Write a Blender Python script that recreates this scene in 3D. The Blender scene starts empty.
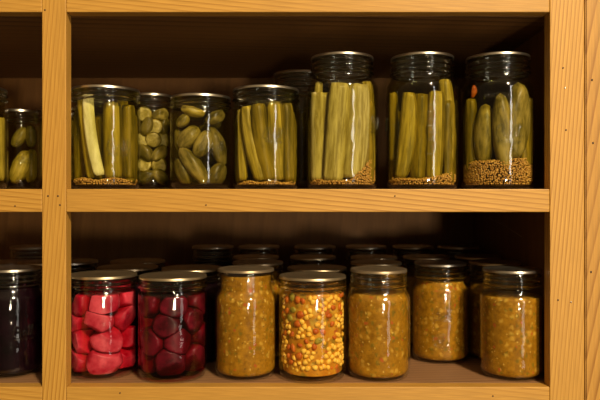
import bpy, bmesh, math, random
from mathutils import Vector, Matrix, Euler, noise as mnoise

rnd = random.Random(11)
C = bpy.context.scene.collection
PI = math.pi
F = 640.0                 # focal length in pixels of a 600 x 400 frame
EYE = 1.35                # eye height
FRONT = 0.80              # distance of the face frame
BACK = 1.235              # back panel of the shelves

def at(px, py, y):
    """a pixel of the photograph at distance y -> world point"""
    return Vector(((px - 300) * y / F, y, EYE - (py - 200) * y / F))

SHELF_LO = EYE - 187 * FRONT / F       # top of the lower shelf
SHELF_UP = EYE + 11 * FRONT / F        # top of the upper shelf
RAIL_UP_BOT = EYE - 12 * FRONT / F     # underside of the upper rail
CEIL_UP = EYE + 188 * FRONT / F        # underside of the top board

# ------------------------------------------------------------------ helpers
def tag(o, label=None, cat=None, group=None, kind=None):
    if label: o['label'] = label
    if cat: o['category'] = cat
    if group: o['group'] = group
    if kind: o['kind'] = kind
    return o

def empty(name, loc, rz=0.0):
    o = bpy.data.objects.new(name, None)
    o.empty_display_size = 0.02
    C.objects.link(o)
    o.location = loc
    o.rotation_euler = (0, 0, rz)
    return o

def link(name, me, parent=None, loc=(0, 0, 0), rot=(0, 0, 0)):
    o = bpy.data.objects.new(name, me)
    C.objects.link(o)
    if parent: o.parent = parent
    o.location = loc
    o.rotation_euler = rot
    return o

def mesh_from(name, verts, faces, mats, smooth=True, fmats=None):
    me = bpy.data.meshes.new(name)
    me.from_pydata([tuple(v) for v in verts], [], faces)
    for m in (mats if isinstance(mats, (list, tuple)) else [mats]):
        me.materials.append(m)
    if fmats: me.polygons.foreach_set('material_index', fmats)
    me.polygons.foreach_set('use_smooth', [smooth] * len(me.polygons))
    me.update()
    return me

def lathe_data(profile, seg=64, off=0):
    V, Fc = [], []
    rings = []
    for r, z in profile:
        if r < 1e-6:
            V.append((0, 0, z)); rings.append([off + len(V) - 1])
        else:
            st = off + len(V)
            for k in range(seg):
                a = 2 * PI * k / seg
                V.append((r * math.cos(a), r * math.sin(a), z))
            rings.append(list(range(st, st + seg)))
    for a, b in zip(rings[:-1], rings[1:]):
        if len(a) == 1 and len(b) == 1: continue
        for k in range(seg):
            k2 = (k + 1) % seg
            if len(a) == 1: Fc.append((a[0], b[k2], b[k]))
            elif len(b) == 1: Fc.append((a[k], a[k2], b[0]))
            else: Fc.append((a[k], a[k2], b[k2], b[k]))
    return V, Fc

def tube_data(pts, r, off=0, seg=6):
    V, Fc = [], []
    n = len(pts)
    for i, p in enumerate(pts):
        p = Vector(p)
        t = (Vector(pts[min(i + 1, n - 1)]) - Vector(pts[max(i - 1, 0)])).normalized()
        u = t.cross(Vector((0, 0, 1)))
        if u.length < 1e-3: u = t.cross(Vector((1, 0, 0)))
        u.normalize(); w = t.cross(u)
        for k in range(seg):
            a = 2 * PI * k / seg
            V.append(p + (u * math.cos(a) + w * math.sin(a)) * r)
    for i in range(n - 1):
        for k in range(seg):
            k2 = (k + 1) % seg
            Fc.append((off + i * seg + k, off + i * seg + k2, off + (i + 1) * seg + k2, off + (i + 1) * seg + k))
    Fc.append(tuple(off + k for k in range(seg))[::-1])
    Fc.append(tuple(off + (n - 1) * seg + k for k in range(seg)))
    return V, Fc

def board(name, lo, hi, mat, parent=None, bevel=0.0012):
    """a bevelled board between two corners; its origin is its centre"""
    lo, hi = Vector(lo), Vector(hi)
    c = (lo + hi) / 2
    bm = bmesh.new()
    bmesh.ops.create_cube(bm, size=1)
    bmesh.ops.scale(bm, vec=hi - lo, verts=bm.verts)
    if bevel:
        bmesh.ops.bevel(bm, geom=list(bm.edges), offset=bevel, segments=2, affect='EDGES', profile=0.6)
    me = bpy.data.meshes.new(name); bm.to_mesh(me); bm.free()
    me.materials.append(mat)
    return link(name, me, parent, c)

# ------------------------------------------------------------------ materials
def new_mat(name):
    m = bpy.data.materials.new(name); m.use_nodes = True
    nt = m.node_tree
    for n in list(nt.nodes): nt.nodes.remove(n)
    out = nt.nodes.new('ShaderNodeOutputMaterial')
    return m, nt, out

def nd(nt, t, **kw):
    n = nt.nodes.new(t)
    for k, v in kw.items():
        if k == 'inp':
            for kk, vv in v.items(): n.inputs[kk].default_value = vv
        else: setattr(n, k, v)
    return n

def ramp(nt, stops, interp='LINEAR'):
    n = nt.nodes.new('ShaderNodeValToRGB')
    cr = n.color_ramp; cr.interpolation = interp
    while len(cr.elements) < len(stops): cr.elements.new(0.5)
    for e, (p, c) in zip(cr.elements, stops):
        e.position = p; e.color = (c[0], c[1], c[2], 1)
    return n

def mixc(nt, a, b, fac, blend='MIX'):
    n = nt.nodes.new('ShaderNodeMix'); n.data_type = 'RGBA'; n.blend_type = blend
    for sock, v in ((n.inputs[0], fac), (n.inputs[6], a), (n.inputs[7], b)):
        if hasattr(v, 'is_linked'): nt.links.new(v, sock)
        elif isinstance(v, (tuple, list)): sock.default_value = (v[0], v[1], v[2], 1)
        else: sock.default_value = v
    return n.outputs[2]

def wood(name, axis, light, dark, rough=0.45, period=0.0050, contrast=1.05, distort=5.0, along=0.09):
    """pine: growth rings running along AXIS with fine fibres and broad tone changes"""
    m, nt, out = new_mat(name)
    L = nt.links
    tc = nd(nt, 'ShaderNodeTexCoord')
    oi = nd(nt, 'ShaderNodeObjectInfo')
    mul = nd(nt, 'ShaderNodeMath', operation='MULTIPLY', inp={1: 3.7}); L.new(oi.outputs['Random'], mul.inputs[0])
    add = nd(nt, 'ShaderNodeVectorMath', operation='ADD'); L.new(tc.outputs['Object'], add.inputs[0]); L.new(mul.outputs[0], add.inputs[1])
    rot = {'X': (0, 0, PI / 2), 'Z': (PI / 2, 0, 0), 'Y': (0, 0, 0)}[axis]
    mp = nd(nt, 'ShaderNodeMapping'); mp.inputs['Rotation'].default_value = rot
    L.new(add.outputs[0], mp.inputs[0])
    st = nd(nt, 'ShaderNodeMapping'); st.inputs['Scale'].default_value = (1, along, 0.8)
    L.new(mp.outputs[0], st.inputs[0])
    wv = nd(nt, 'ShaderNodeTexWave', wave_type='BANDS', bands_direction='DIAGONAL', wave_profile='SAW',
            inp={'Scale': 0.628 / period, 'Distortion': distort, 'Detail': 2.0, 'Detail Scale': 0.12, 'Detail Roughness': 0.55})
    L.new(st.outputs[0], wv.inputs[0])
    fb = nd(nt, 'ShaderNodeMapping'); fb.inputs['Scale'].default_value = (1, 0.03, 1)
    L.new(mp.outputs[0], fb.inputs[0])
    nf = nd(nt, 'ShaderNodeTexNoise', inp={'Scale': 900.0, 'Detail': 3.0}); L.new(fb.outputs[0], nf.inputs[0])
    nb = nd(nt, 'ShaderNodeTexNoise', inp={'Scale': 16.0, 'Detail': 3.0}); L.new(st.outputs[0], nb.inputs[0])
    r1 = ramp(nt, [(0.0, (0, 0, 0)), (0.55, (0.25, 0.25, 0.25)), (0.9, (1, 1, 1)), (1.0, (0.1, 0.1, 0.1))]); L.new(wv.outputs['Fac'], r1.inputs[0])
    f0 = nd(nt, 'ShaderNodeMapRange', inp={'From Min': 0.35, 'From Max': 0.65, 'To Min': 0.12 * contrast, 'To Max': 0.85 * contrast}); L.new(nb.outputs['Fac'], f0.inputs[0])
    f1 = nd(nt, 'ShaderNodeMath', operation='MULTIPLY'); L.new(r1.outputs[0], f1.inputs[0]); L.new(f0.outputs[0], f1.inputs[1])
    c1 = mixc(nt, light, dark, f1.outputs[0])
    r2 = ramp(nt, [(0.35, (0.80, 0.78, 0.75)), (0.65, (1.1, 1.1, 1.1))]); L.new(nf.outputs['Fac'], r2.inputs[0])
    c2 = mixc(nt, c1, r2.outputs[0], 0.6, 'MULTIPLY')
    r3 = ramp(nt, [(0.3, (0.78, 0.74, 0.68)), (0.7, (1.08, 1.08, 1.06))]); L.new(nb.outputs['Fac'], r3.inputs[0])
    c3 = mixc(nt, c2, r3.outputs[0], 0.7, 'MULTIPLY')
    b = nd(nt, 'ShaderNodeBsdfPrincipled', inp={'Roughness': rough, 'Specular IOR Level': 0.35})
    L.new(c3, b.inputs['Base Color'])
    bp = nd(nt, 'ShaderNodeBump', inp={'Strength': 0.15, 'Distance': 0.0006}); L.new(nf.outputs['Fac'], bp.inputs['Height'])
    L.new(bp.outputs[0], b.inputs['Normal'])
    L.new(b.outputs[0], out.inputs[0])
    return m

PINE_L, PINE_D = (0.55, 0.300, 0.058), (0.30, 0.130, 0.014)
pine_v = wood('honey_pine_upright', 'Z', PINE_L, PINE_D)
pine_h = wood('honey_pine_level', 'X', PINE_L, PINE_D)
plank_m = wood('knotty_pine_plank', 'Z', (0.51, 0.270, 0.052), (0.27, 0.112, 0.013), period=0.012, contrast=1.5, distort=8, along=0.22)
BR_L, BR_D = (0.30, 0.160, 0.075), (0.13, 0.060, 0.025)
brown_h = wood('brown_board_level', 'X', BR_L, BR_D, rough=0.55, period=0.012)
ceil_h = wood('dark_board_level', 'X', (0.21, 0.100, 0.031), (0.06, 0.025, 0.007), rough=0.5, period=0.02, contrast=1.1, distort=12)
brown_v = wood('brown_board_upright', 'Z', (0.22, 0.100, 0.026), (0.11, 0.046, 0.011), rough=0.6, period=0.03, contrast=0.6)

def plain(name, col, rough=0.5, metal=0.0, spec=0.5, var=0.12, scale=300.0):
    m, nt, out = new_mat(name)
    tc = nd(nt, 'ShaderNodeTexCoord')
    n = nd(nt, 'ShaderNodeTexNoise', inp={'Scale': scale, 'Detail': 3.0}); nt.links.new(tc.outputs['Object'], n.inputs[0])
    r = ramp(nt, [(0.3, [c * (1 - var) for c in col]), (0.7, [min(1, c * (1 + var)) for c in col])]); nt.links.new(n.outputs['Fac'], r.inputs[0])
    b = nd(nt, 'ShaderNodeBsdfPrincipled', inp={'Roughness': rough, 'Metallic': metal, 'Specular IOR Level': spec})
    nt.links.new(r.outputs[0], b.inputs['Base Color']); nt.links.new(b.outputs[0], out.inputs[0])
    return m

silver = plain('tinplate_silver', (0.62, 0.57, 0.47), 0.30, 1.0, var=0.05, scale=90)
gold = plain('tinplate_gold', (0.60, 0.49, 0.31), 0.34, 0.95, var=0.06, scale=90)
tan_lid = plain('worn_tan_lacquer', (0.38, 0.29, 0.18), 0.36, 0.8, var=0.15, scale=60)
nail_m = plain('dark_nail', (0.06, 0.035, 0.02), 0.5, 0.3)
nail_shiny = plain('bright_nail', (0.75, 0.70, 0.62), 0.3, 1.0)
scratch_m = plain('bare_scratched_wood', (0.55, 0.40, 0.25), 0.6)

def glass_mat(ior=1.52, name='jar_glass'):
    m, nt, out = new_mat(name)
    L = nt.links
    geo = nd(nt, 'ShaderNodeNewGeometry')
    mr = nd(nt, 'ShaderNodeMapRange', inp={'To Min': ior, 'To Max': 1 / ior}); L.new(geo.outputs['Backfacing'], mr.inputs[0])
    fr = nd(nt, 'ShaderNodeFresnel'); L.new(mr.outputs[0], fr.inputs[0])
    tr = nd(nt, 'ShaderNodeBsdfTransparent', inp={'Color': (0.955, 0.965, 0.95, 1)})
    gl = nd(nt, 'ShaderNodeBsdfGlossy', inp={'Roughness': 0.06, 'Color': (1, 1, 1, 1)})
    tc = nd(nt, 'ShaderNodeTexCoord')
    nz = nd(nt, 'ShaderNodeTexNoise', inp={'Scale': 48.0, 'Detail': 2.0}); L.new(tc.outputs['Object'], nz.inputs[0])
    bp = nd(nt, 'ShaderNodeBump', inp={'Strength': 0.55, 'Distance': 0.0016}); L.new(nz.outputs['Fac'], bp.inputs['Height'])
    L.new(bp.outputs[0], gl.inputs['Normal'])
    mx = nd(nt, 'ShaderNodeMixShader')
    L.new(fr.outputs[0], mx.inputs[0]); L.new(tr.outputs[0], mx.inputs[1]); L.new(gl.outputs[0], mx.inputs[2])
    L.new(mx.outputs[0], out.inputs[0])
    return m
glass = glass_mat()
wet_glass = glass_mat(1.13, 'wet_jar_glass')
def thick_glass_mat():
    m, nt, out = new_mat('thick_jar_glass')
    g = nd(nt, 'ShaderNodeBsdfGlass', inp={'Roughness': 0.02, 'IOR': 1.5, 'Color': (0.95, 0.96, 0.94, 1)})
    tc = nd(nt, 'ShaderNodeTexCoord')
    nz = nd(nt, 'ShaderNodeTexNoise', inp={'Scale': 90.0, 'Detail': 1.5}); nt.links.new(tc.outputs['Object'], nz.inputs[0])
    bp = nd(nt, 'ShaderNodeBump', inp={'Strength': 0.3, 'Distance': 0.001}); nt.links.new(nz.outputs['Fac'], bp.inputs['Height'])
    nt.links.new(bp.outputs[0], g.inputs['Normal'])
    nt.links.new(g.outputs[0], out.inputs[0])
    return m
thick_glass = thick_glass_mat()

def liquid(name, sigma):
    """coloured liquid: light is absorbed per metre of depth"""
    m, nt, out = new_mat(name)
    d = max(sigma) * 1.02
    v = nd(nt, 'ShaderNodeVolumeAbsorption', inp={'Color': (1 - sigma[0] / d, 1 - sigma[1] / d, 1 - sigma[2] / d, 1), 'Density': d})
    nt.links.new(v.outputs[0], out.inputs['Volume'])
    return m
brine_m = liquid('pickle_brine', (9, 10, 42))
brine_clear = liquid('pale_brine', (9, 10.5, 34))
brine_red = liquid('beet_brine', (22, 130, 100))
brine_pink = liquid('pink_brine', (4, 52, 36))

def veg(name, a, b, rough=0.35, scale=90.0, stretch=(1, 1, 1), bump=0.3, specks=None):
    m, nt, out = new_mat(name)
    L = nt.links
    tc = nd(nt, 'ShaderNodeTexCoord')
    oi = nd(nt, 'ShaderNodeObjectInfo')
    mp = nd(nt, 'ShaderNodeMapping'); mp.inputs['Scale'].default_value = stretch
    L.new(tc.outputs['Object'], mp.inputs[0])
    L.new(oi.outputs['Random'], mp.inputs['Location'])
    n = nd(nt, 'ShaderNodeTexNoise', inp={'Scale': scale, 'Detail': 4.0, 'Roughness': 0.6}); L.new(mp.outputs[0], n.inputs[0])
    r = ramp(nt, [(0.38, a), (0.62, b)]); L.new(n.outputs['Fac'], r.inputs[0])
    col = r.outputs[0]
    if specks:
        vo = nd(nt, 'ShaderNodeTexVoronoi', inp={'Scale': specks[1]}); L.new(tc.outputs['Object'], vo.inputs[0])
        rr = ramp(nt, [(0.12, (1, 1, 1)), (0.25, (0, 0, 0))]); L.new(vo.outputs['Distance'], rr.inputs[0])
        col = mixc(nt, col, specks[0], rr.outputs[0])
    bs = nd(nt, 'ShaderNodeBsdfPrincipled', inp={'Roughness': rough, 'Specular IOR Level': 0.2})
    L.new(col, bs.inputs['Base Color'])
    bp = nd(nt, 'ShaderNodeBump', inp={'Strength': bump, 'Distance': 0.0015}); L.new(n.outputs['Fac'], bp.inputs['Height'])
    L.new(bp.outputs[0], bs.inputs['Normal']); L.new(bs.outputs[0], out.inputs[0])
    return m

skin_m = veg('pickle_skin', (0.090, 0.062, 0.003), (0.27, 0.178, 0.014), scale=150, stretch=(1, 1, 0.10))
flesh_m = veg('pickle_flesh', (0.205, 0.142, 0.012), (0.48, 0.340, 0.048), scale=190, stretch=(1, 1, 0.09))
flesh_w = veg('whitish_pickle_flesh', (0.27, 0.20, 0.042), (0.56, 0.45, 0.15), scale=190, stretch=(1, 1, 0.09))
pale_m = veg('pale_pickle_flesh', (0.56, 0.48, 0.21), (0.80, 0.72, 0.42), scale=90, stretch=(1, 1, 0.3))
gherkin_m = veg('gherkin_skin', (0.10, 0.072, 0.007), (0.30, 0.215, 0.04), scale=120, stretch=(1, 1, 0.3), bump=0.7)
gherkin_d = veg('dark_gherkin_skin', (0.055, 0.040, 0.004), (0.17, 0.12, 0.018), scale=120, stretch=(1, 1, 0.3), bump=0.7)
chip_m = veg('pickle_slice', (0.26, 0.19, 0.03), (0.52, 0.40, 0.13), scale=120)
pink_m = veg('pink_turnip', (0.34, 0.004, 0.020), (0.66, 0.075, 0.105), scale=30, bump=0.3)
beet_m = veg('beet_flesh', (0.040, 0.001, 0.004), (0.15, 0.005, 0.016), scale=45, bump=0.3)
chili_m = veg('dried_chili', (0.30, 0.05, 0.006), (0.50, 0.12, 0.015), scale=120)
seed_m = veg('mustard_seed', (0.36, 0.165, 0.025), (0.66, 0.37, 0.09), scale=260, bump=0.1)
corn_m = veg('corn_kernel', (0.80, 0.40, 0.030), (0.95, 0.58, 0.085), scale=160, bump=0.1)
pepper_m = veg('red_pepper_bit', (0.42, 0.075, 0.006), (0.60, 0.15, 0.012), scale=120)
greenbit_m = veg('green_pepper_bit', (0.20, 0.15, 0.012), (0.38, 0.28, 0.03), scale=120)
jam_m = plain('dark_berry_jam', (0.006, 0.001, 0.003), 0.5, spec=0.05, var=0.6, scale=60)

def relish_mat(name, base_a, base_b, red=0.5, pale=0.5, green=0.5, scale=1.0):
    """chopped relish: mash with soft yellow, pale, green and red bits of chopped vegetable"""
    m, nt, out = new_mat(name)
    L = nt.links
    tc = nd(nt, 'ShaderNodeTexCoord'); oi = nd(nt, 'ShaderNodeObjectInfo')
    add = nd(nt, 'ShaderNodeVectorMath', operation='ADD'); L.new(tc.outputs['Object'], add.inputs[0]); L.new(oi.outputs['Random'], add.inputs[1])
    n = nd(nt, 'ShaderNodeTexNoise', inp={'Scale': 110 * scale, 'Detail': 5.0, 'Roughness': 0.65}); L.new(add.outputs[0], n.inputs[0])
    r = ramp(nt, [(0.3, base_a), (0.7, base_b)]); L.new(n.outputs['Fac'], r.inputs[0])
    col = r.outputs[0]
    wob = nd(nt, 'ShaderNodeTexNoise', inp={'Scale': 160 * scale, 'Detail': 2.0}); L.new(add.outputs[0], wob.inputs[0])
    wv = nd(nt, 'ShaderNodeVectorMath', operation='SCALE', inp={'Scale': 0.006 / scale}); L.new(wob.outputs['Color'], wv.inputs[0])
    v2 = nd(nt, 'ShaderNodeVectorMath', operation='ADD'); L.new(add.outputs[0], v2.inputs[0]); L.new(wv.outputs[0], v2.inputs[1])
    def bits(c, sc, keep, lo, hi, amt, seed):
        nonlocal col
        sh = nd(nt, 'ShaderNodeVectorMath', operation='ADD', inp={1: (seed, seed * 0.7, seed * 1.3)}); L.new(v2.outputs[0], sh.inputs[0])
        vo = nd(nt, 'ShaderNodeTexVoronoi', inp={'Scale': sc * scale, 'Randomness': 1.0}); L.new(sh.outputs[0], vo.inputs[0])
        sp = nd(nt, 'ShaderNodeSeparateColor'); L.new(vo.outputs['Color'], sp.inputs[0])
        lt = nd(nt, 'ShaderNodeMath', operation='LESS_THAN', inp={1: keep}); L.new(sp.outputs[0], lt.inputs[0])
        rr = ramp(nt, [(lo, (1, 1, 1)), (hi, (0, 0, 0))]); L.new(vo.outputs['Distance'], rr.inputs[0])
        mu = nd(nt, 'ShaderNodeMath', operation='MULTIPLY'); L.new(lt.outputs[0], mu.inputs[0]); L.new(rr.outputs[0], mu.inputs[1])
        m2 = nd(nt, 'ShaderNodeMath', operation='MULTIPLY', inp={1: amt}); L.new(mu.outputs[0], m2.inputs[0])
        col = mixc(nt, col, c, m2.outputs[0])
    bits((0.17, 0.12, 0.01), 150, 0.30 * green * 2, 0.25, 0.5, 0.7, 1.1)
    bits((0.66, 0.38, 0.05), 135, 0.30 * pale * 2, 0.2, 0.55, 0.6, 2.3)
    bits((0.78, 0.50, 0.10), 260, 0.10 * pale * 2, 0.2, 0.4, 0.7, 7.9)
    bits((0.42, 0.09, 0.015), 150, 0.12 * red * 2, 0.2, 0.42, 0.9, 3.7)
    bits((0.10, 0.06, 0.01), 300, 0.10, 0.2, 0.4, 0.6, 5.1)
    b = nd(nt, 'ShaderNodeBsdfPrincipled', inp={'Roughness': 0.5, 'Specular IOR Level': 0.12})
    L.new(col, b.inputs['Base Color'])
    bp = nd(nt, 'ShaderNodeBump', inp={'Strength': 0.4, 'Distance': 0.0015}); L.new(n.outputs['Fac'], bp.inputs['Height'])
    L.new(bp.outputs[0], b.inputs['Normal']); L.new(b.outputs[0], out.inputs[0])
    return m
relish_m = relish_mat('mustard_relish', (0.215, 0.088, 0.003), (0.43, 0.196, 0.010))
relish_d = relish_mat('brown_relish', (0.22, 0.10, 0.008), (0.36, 0.175, 0.018))
cornmash_m = relish_mat('corn_relish_mash', (0.42, 0.13, 0.005), (0.64, 0.29, 0.018), red=1.4, pale=0.7, green=0.9, scale=0.55)

# ------------------------------------------------------------------ the shelves
unit = empty('shelf_unit', (0, FRONT, SHELF_LO))
tag(unit, 'built-in honey pine shelf unit with open compartments holding the jars', 'shelves')
UZ = Vector((0, FRONT, SHELF_LO))
def ub(name, lo, hi, mat, bevel=0.0012):
    return board(name, Vector(lo) - UZ, Vector(hi) - UZ, mat, unit, bevel)
T = 0.019
X0, X1 = (42 - 300) * FRONT / F, (66 - 300) * FRONT / F       # left post
X2, X3 = (550 - 300) * FRONT / F, (584.5 - 300) * FRONT / F   # right post
XL0, XL1 = X0 - 0.605 - 0.03, X0 - 0.605                      # a further post left of the frame
TOPZ, BOTZ = CEIL_UP + 0.075, SHELF_LO - 0.075
stiles = [ub('stile', (a, FRONT, BOTZ), (b, FRONT + T, TOPZ), pine_v) for a, b in ((XL0, XL1), (X0, X1), (X2, X3))]
rails = []
for a, b in ((XL1, X0), (X1, X2)):
    e = 0.0002
    for z0, z1 in ((CEIL_UP, TOPZ), (RAIL_UP_BOT, SHELF_UP), (BOTZ, SHELF_LO)):
        rails.append(ub('rail', (a + e, FRONT + 0.0004, z0), (b - e, FRONT + T, z1), pine_h))
p, q = XL0 + 0.0145, X2 + 0.022
y0 = FRONT + T + 0.0003
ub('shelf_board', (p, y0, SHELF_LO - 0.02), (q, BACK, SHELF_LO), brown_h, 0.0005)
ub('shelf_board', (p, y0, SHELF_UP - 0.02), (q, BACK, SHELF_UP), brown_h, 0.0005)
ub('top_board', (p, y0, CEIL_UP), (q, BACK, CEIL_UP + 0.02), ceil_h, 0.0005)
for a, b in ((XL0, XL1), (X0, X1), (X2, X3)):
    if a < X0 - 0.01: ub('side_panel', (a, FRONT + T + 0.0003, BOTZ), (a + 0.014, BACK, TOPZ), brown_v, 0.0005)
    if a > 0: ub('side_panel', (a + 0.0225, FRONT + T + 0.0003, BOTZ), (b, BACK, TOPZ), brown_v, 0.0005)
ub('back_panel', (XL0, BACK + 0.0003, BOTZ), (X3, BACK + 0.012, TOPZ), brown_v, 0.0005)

def nail(px, py, shiny, parent, r=0.0011):
    p = at(px, py, FRONT)
    V, Fc = lathe_data([(0, 0), (r, 0), (r, 0.0005), (r * .6, 0.0008), (0, 0.0008)], 12)
    me = mesh_from('nail', V, Fc, nail_shiny if shiny else nail_m)
    loc = p - UZ - Vector(parent.location)
    o = link('nail', me, parent, (loc.x, -T / 2 + 0.0001, loc.z), (PI / 2, 0, 0))
for px, py, s in ((48, 196, 0), (58, 196, 0), (45, 10, 0), (60, 205, 0)): nail(px, py, s, stiles[1])
for px, py, s in ((565, 88, 1), (566, 130, 0), (558, 300, 0), (571, 302, 1), (563, 68, 0)): nail(px, py, s, stiles[2])
for px, py, s, k in ((120, 393, 0, 5), (493, 396, 0, 5), (206, 205, 0, 4), (395, 196, 0, 4), (15, 206, 0, 1)): nail(px, py, s, rails[k], 0.0009)

# long pale scratch on the right hand inside wall
xs = X2 + 0.0224
pts = [Vector((xs, 0.965 - UZ.y + t * 0.17, (EYE - 0.056 + t * 0.024 + 0.002 * math.sin(t * 3)) - UZ.z)) for t in [i / 12 for i in range(13)]]
V, Fc = tube_data(pts, 0.00035)
link('scratch_mark', mesh_from('scratch_mark', V, Fc, scratch_m), unit)

# neighbouring plank wall, right of the shelves
bm = bmesh.new()
px0 = X3 + 0.0008
for k in range(6):
    w = 0.14
    r = bmesh.ops.create_cube(bm, size=1)
    bmesh.ops.scale(bm, vec=(w - 0.0015, 0.019, 1.6), verts=r['verts'])
    bmesh.ops.translate(bm, vec=(px0 + w * (k + 0.5), FRONT + 0.0095, EYE), verts=r['verts'])
bmesh.ops.bevel(bm, geom=list(bm.edges), offset=0.0012, segments=2, affect='EDGES')
r = bmesh.ops.create_cube(bm, size=1)
bmesh.ops.scale(bm, vec=(0.86, 0.012, 1.6), verts=r['verts'])
bmesh.ops.translate(bm, vec=(px0 + 0.425, FRONT + 0.027, EYE), verts=r['verts'])
me = bpy.data.meshes.new('wall_right'); bm.to_mesh(me); bm.free(); me.materials.append(plank_m)
wall = link('wall_right', me)
tag(wall, 'knotty pine plank wall right of the shelf unit', 'wall', kind='structure')
for px, py in ((592, 80), (593, 143), (591, 272)):
    p = at(px, py, FRONT)
    V, Fc = lathe_data([(0, 0), (0.0012, 0), (0.0012, 0.0002), (0, 0.0003)], 12)
    o = link('knot', mesh_from('knot', V, Fc, nail_m), wall, (p.x, FRONT, p.z), (PI / 2, 0, 0)); o.scale = (1, 1.3, 1)

# ------------------------------------------------------------------ jars
class Jar: pass
# kind: body radius, height, neck radius, shoulder start, shoulder end
KINDS = {
    'pint':  (0.0418, 0.1420, 0.0362, 0.1020, 0.1165, 3),
    'wide':  (0.0452, 0.1340, 0.0428, 0.1080, 0.1150, 2),
    'squat': (0.0406, 0.1240, 0.0385, 0.1000, 0.1070, 2),
    'quart': (0.0482, 0.1770, 0.0405, 0.1330, 0.1500, 3),
    'slim':  (0.0300, 0.1375, 0.0275, 0.1120, 0.1190, 2),
    'small': (0.0262, 0.1140, 0.0235, 0.0900, 0.0965, 2),
}
def smooth(t): return t * t * (3 - 2 * t)
def jar_outer(kind):
    R, h, n, s0, s1, nt = KINDS[kind]
    P = [(0, 0.0025), (R - 0.016, 0.0022), (R - 0.011, 0.0004), (R - 0.008, 0), (R - 0.005, 0.0006), (R - 0.0026, 0.0026), (R - 0.0009, 0.006), (R - 0.0001, 0.0105), (R, 0.016)]
    m = 6
    for i in range(1, m): P.append((R, 0.016 + (s0 - 0.016) * i / m))
    for i in range(9):
        t = i / 8; P.append((R + (n - R) * smooth(t), s0 + (s1 - s0) * t))
    top = h - 0.0012
    z = s1 + 0.0012
    # bead, then threads
    span = top - 0.004 - z
    step = span / nt
    for k in range(nt):
        b = 0.0026 if k == 0 else 0.0019
        zc = z + step * (k + 0.45)
        for dz, dr in ((-0.0022, 0), (-0.0014, 0.5), (-0.0006, 1), (0.0006, 1), (0.0014, 0.5), (0.0022, 0)):
            P.append((n + b * dr, zc + dz * min(1, step / 0.0062)))
    P += [(n, top - 0.0025), (n - 0.0004, top - 0.0006), (n - 0.0012, top)]
    return P
def rin(kind, z):
    R, h, n, s0, s1, nt = KINDS[kind]
    w = 0.0019
    if z < 0.0115: return (R - w) - 0.0065 * (1 - math.sqrt(max(0, 1 - ((0.0115 - z) / 0.0070) ** 2)))
    if z < s0 - 0.001: return R - w
    if z > s1 - 0.001: return n - w
    return R + (n - R) * smooth((z - s0 + 0.001) / (s1 - s0)) - w
def jar_inner(kind, ztop, gap=0.0, zb=0.0045, n=40):
    P = []
    zs = [zb + 0.007 * (1 - math.cos(PI / 2 * i / 6)) for i in range(7)]
    zs += [zb + 0.007 + (ztop - zb - 0.007) * (i + 1) / n for i in range(n)]
    return [(max(0.002, rin(kind, z) - gap), z) for z in zs]

SCRIPT = [  # embossed cursive mark: strokes in millimetres
    [(-19, -7), (-17, 2), (-14, 11), (-9, 12), (-6, 9), (-8, 4), (-13, 2), (-8, 2), (-5, -2), (-7, -6), (-12, -8), (-18, -6)],
    [(4, 2), (0, 3), (-3, -2), (-1, -7), (2, -5), (4, 1), (4, -5), (6, -7), (8, -4), (11, 6), (11, 12), (9, 10), (9, -5), (11, -7), (14, -2), (17, 8), (17, 13), (15, 10), (15, -4), (17, -7), (20, -4)],
    [(-16, -12), (-6, -10), (6, -10.5), (18, -13), (8, -14.5), (-4, -13), (-16, -12)],
]
MASON = [  # raised capitals below the shoulder
    [(0, 0), (0, 6), (2.5, 2), (5, 6), (5, 0)], [(7, 0), (9.5, 6), (12, 0)], [(8, 2.2), (11, 2.2)],
    [(18, 5.2), (16, 6), (14, 5), (14.5, 3.4), (17, 2.6), (18, 1.2), (16.5, 0), (14, 0.8)],
    [(22.5, 0), (20.5, 1.5), (20.5, 4.5), (22.5, 6), (24.5, 4.5), (24.5, 1.5), (22.5, 0)], [(27, 0), (27, 6), (31, 0), (31, 6)],
]
TICKS = [[(-4 + (2 if k % 2 else 0), 9 * k), (4, 9 * k)] for k in range(8)]
HEART = [[(0, 0), (-5, 5), (-4.5, 8.5), (-1.5, 9), (0, 6.5), (1.5, 9), (4.5, 8.5), (5, 5), (0, 0)],
         [(-11, -2), (-7, -5.5), (0, -7), (7, -5.5), (11, -2)], [(-3, 3.5), (3, 3.5)], [(-8, 7), (-7, 10), (-4, 12), (0, 12.6), (4, 12), (7, 10), (8, 7)]]
def emboss(kind, marks, off):
    """raised lines lying on the jar's outer wall; MARKS = [(strokes, centre azimuth, height, scale)]"""
    R = KINDS[kind][0]
    V, Fc = [], []
    for strokes, az, zc, sc in marks:
        for s in strokes:
            dense = []
            for (a, b), (c, d) in zip(s[:-1], s[1:]):
                m = max(2, int(math.hypot(c - a, d - b) / 1.5))
                dense += [(a + (c - a) * i / m, b + (d - b) * i / m) for i in range(m)]
            dense.append(s[-1])
            # soften corners
            for _ in range(2):
                dense = [dense[0]] + [tuple((dense[i - 1][k] + 2 * dense[i][k] + dense[i + 1][k]) / 4 for k in (0, 1)) for i in range(1, len(dense) - 1)] + [dense[-1]]
            pts = []
            for u, v in dense:
                a = az + u * sc / 1000 / R - PI / 2
                pts.append((R * math.cos(a), R * math.sin(a), zc + v * sc / 1000))
            v, f = tube_data(pts, 0.0012, off + len(V), 8)
            V += v; Fc += f
    return V, Fc

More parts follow.
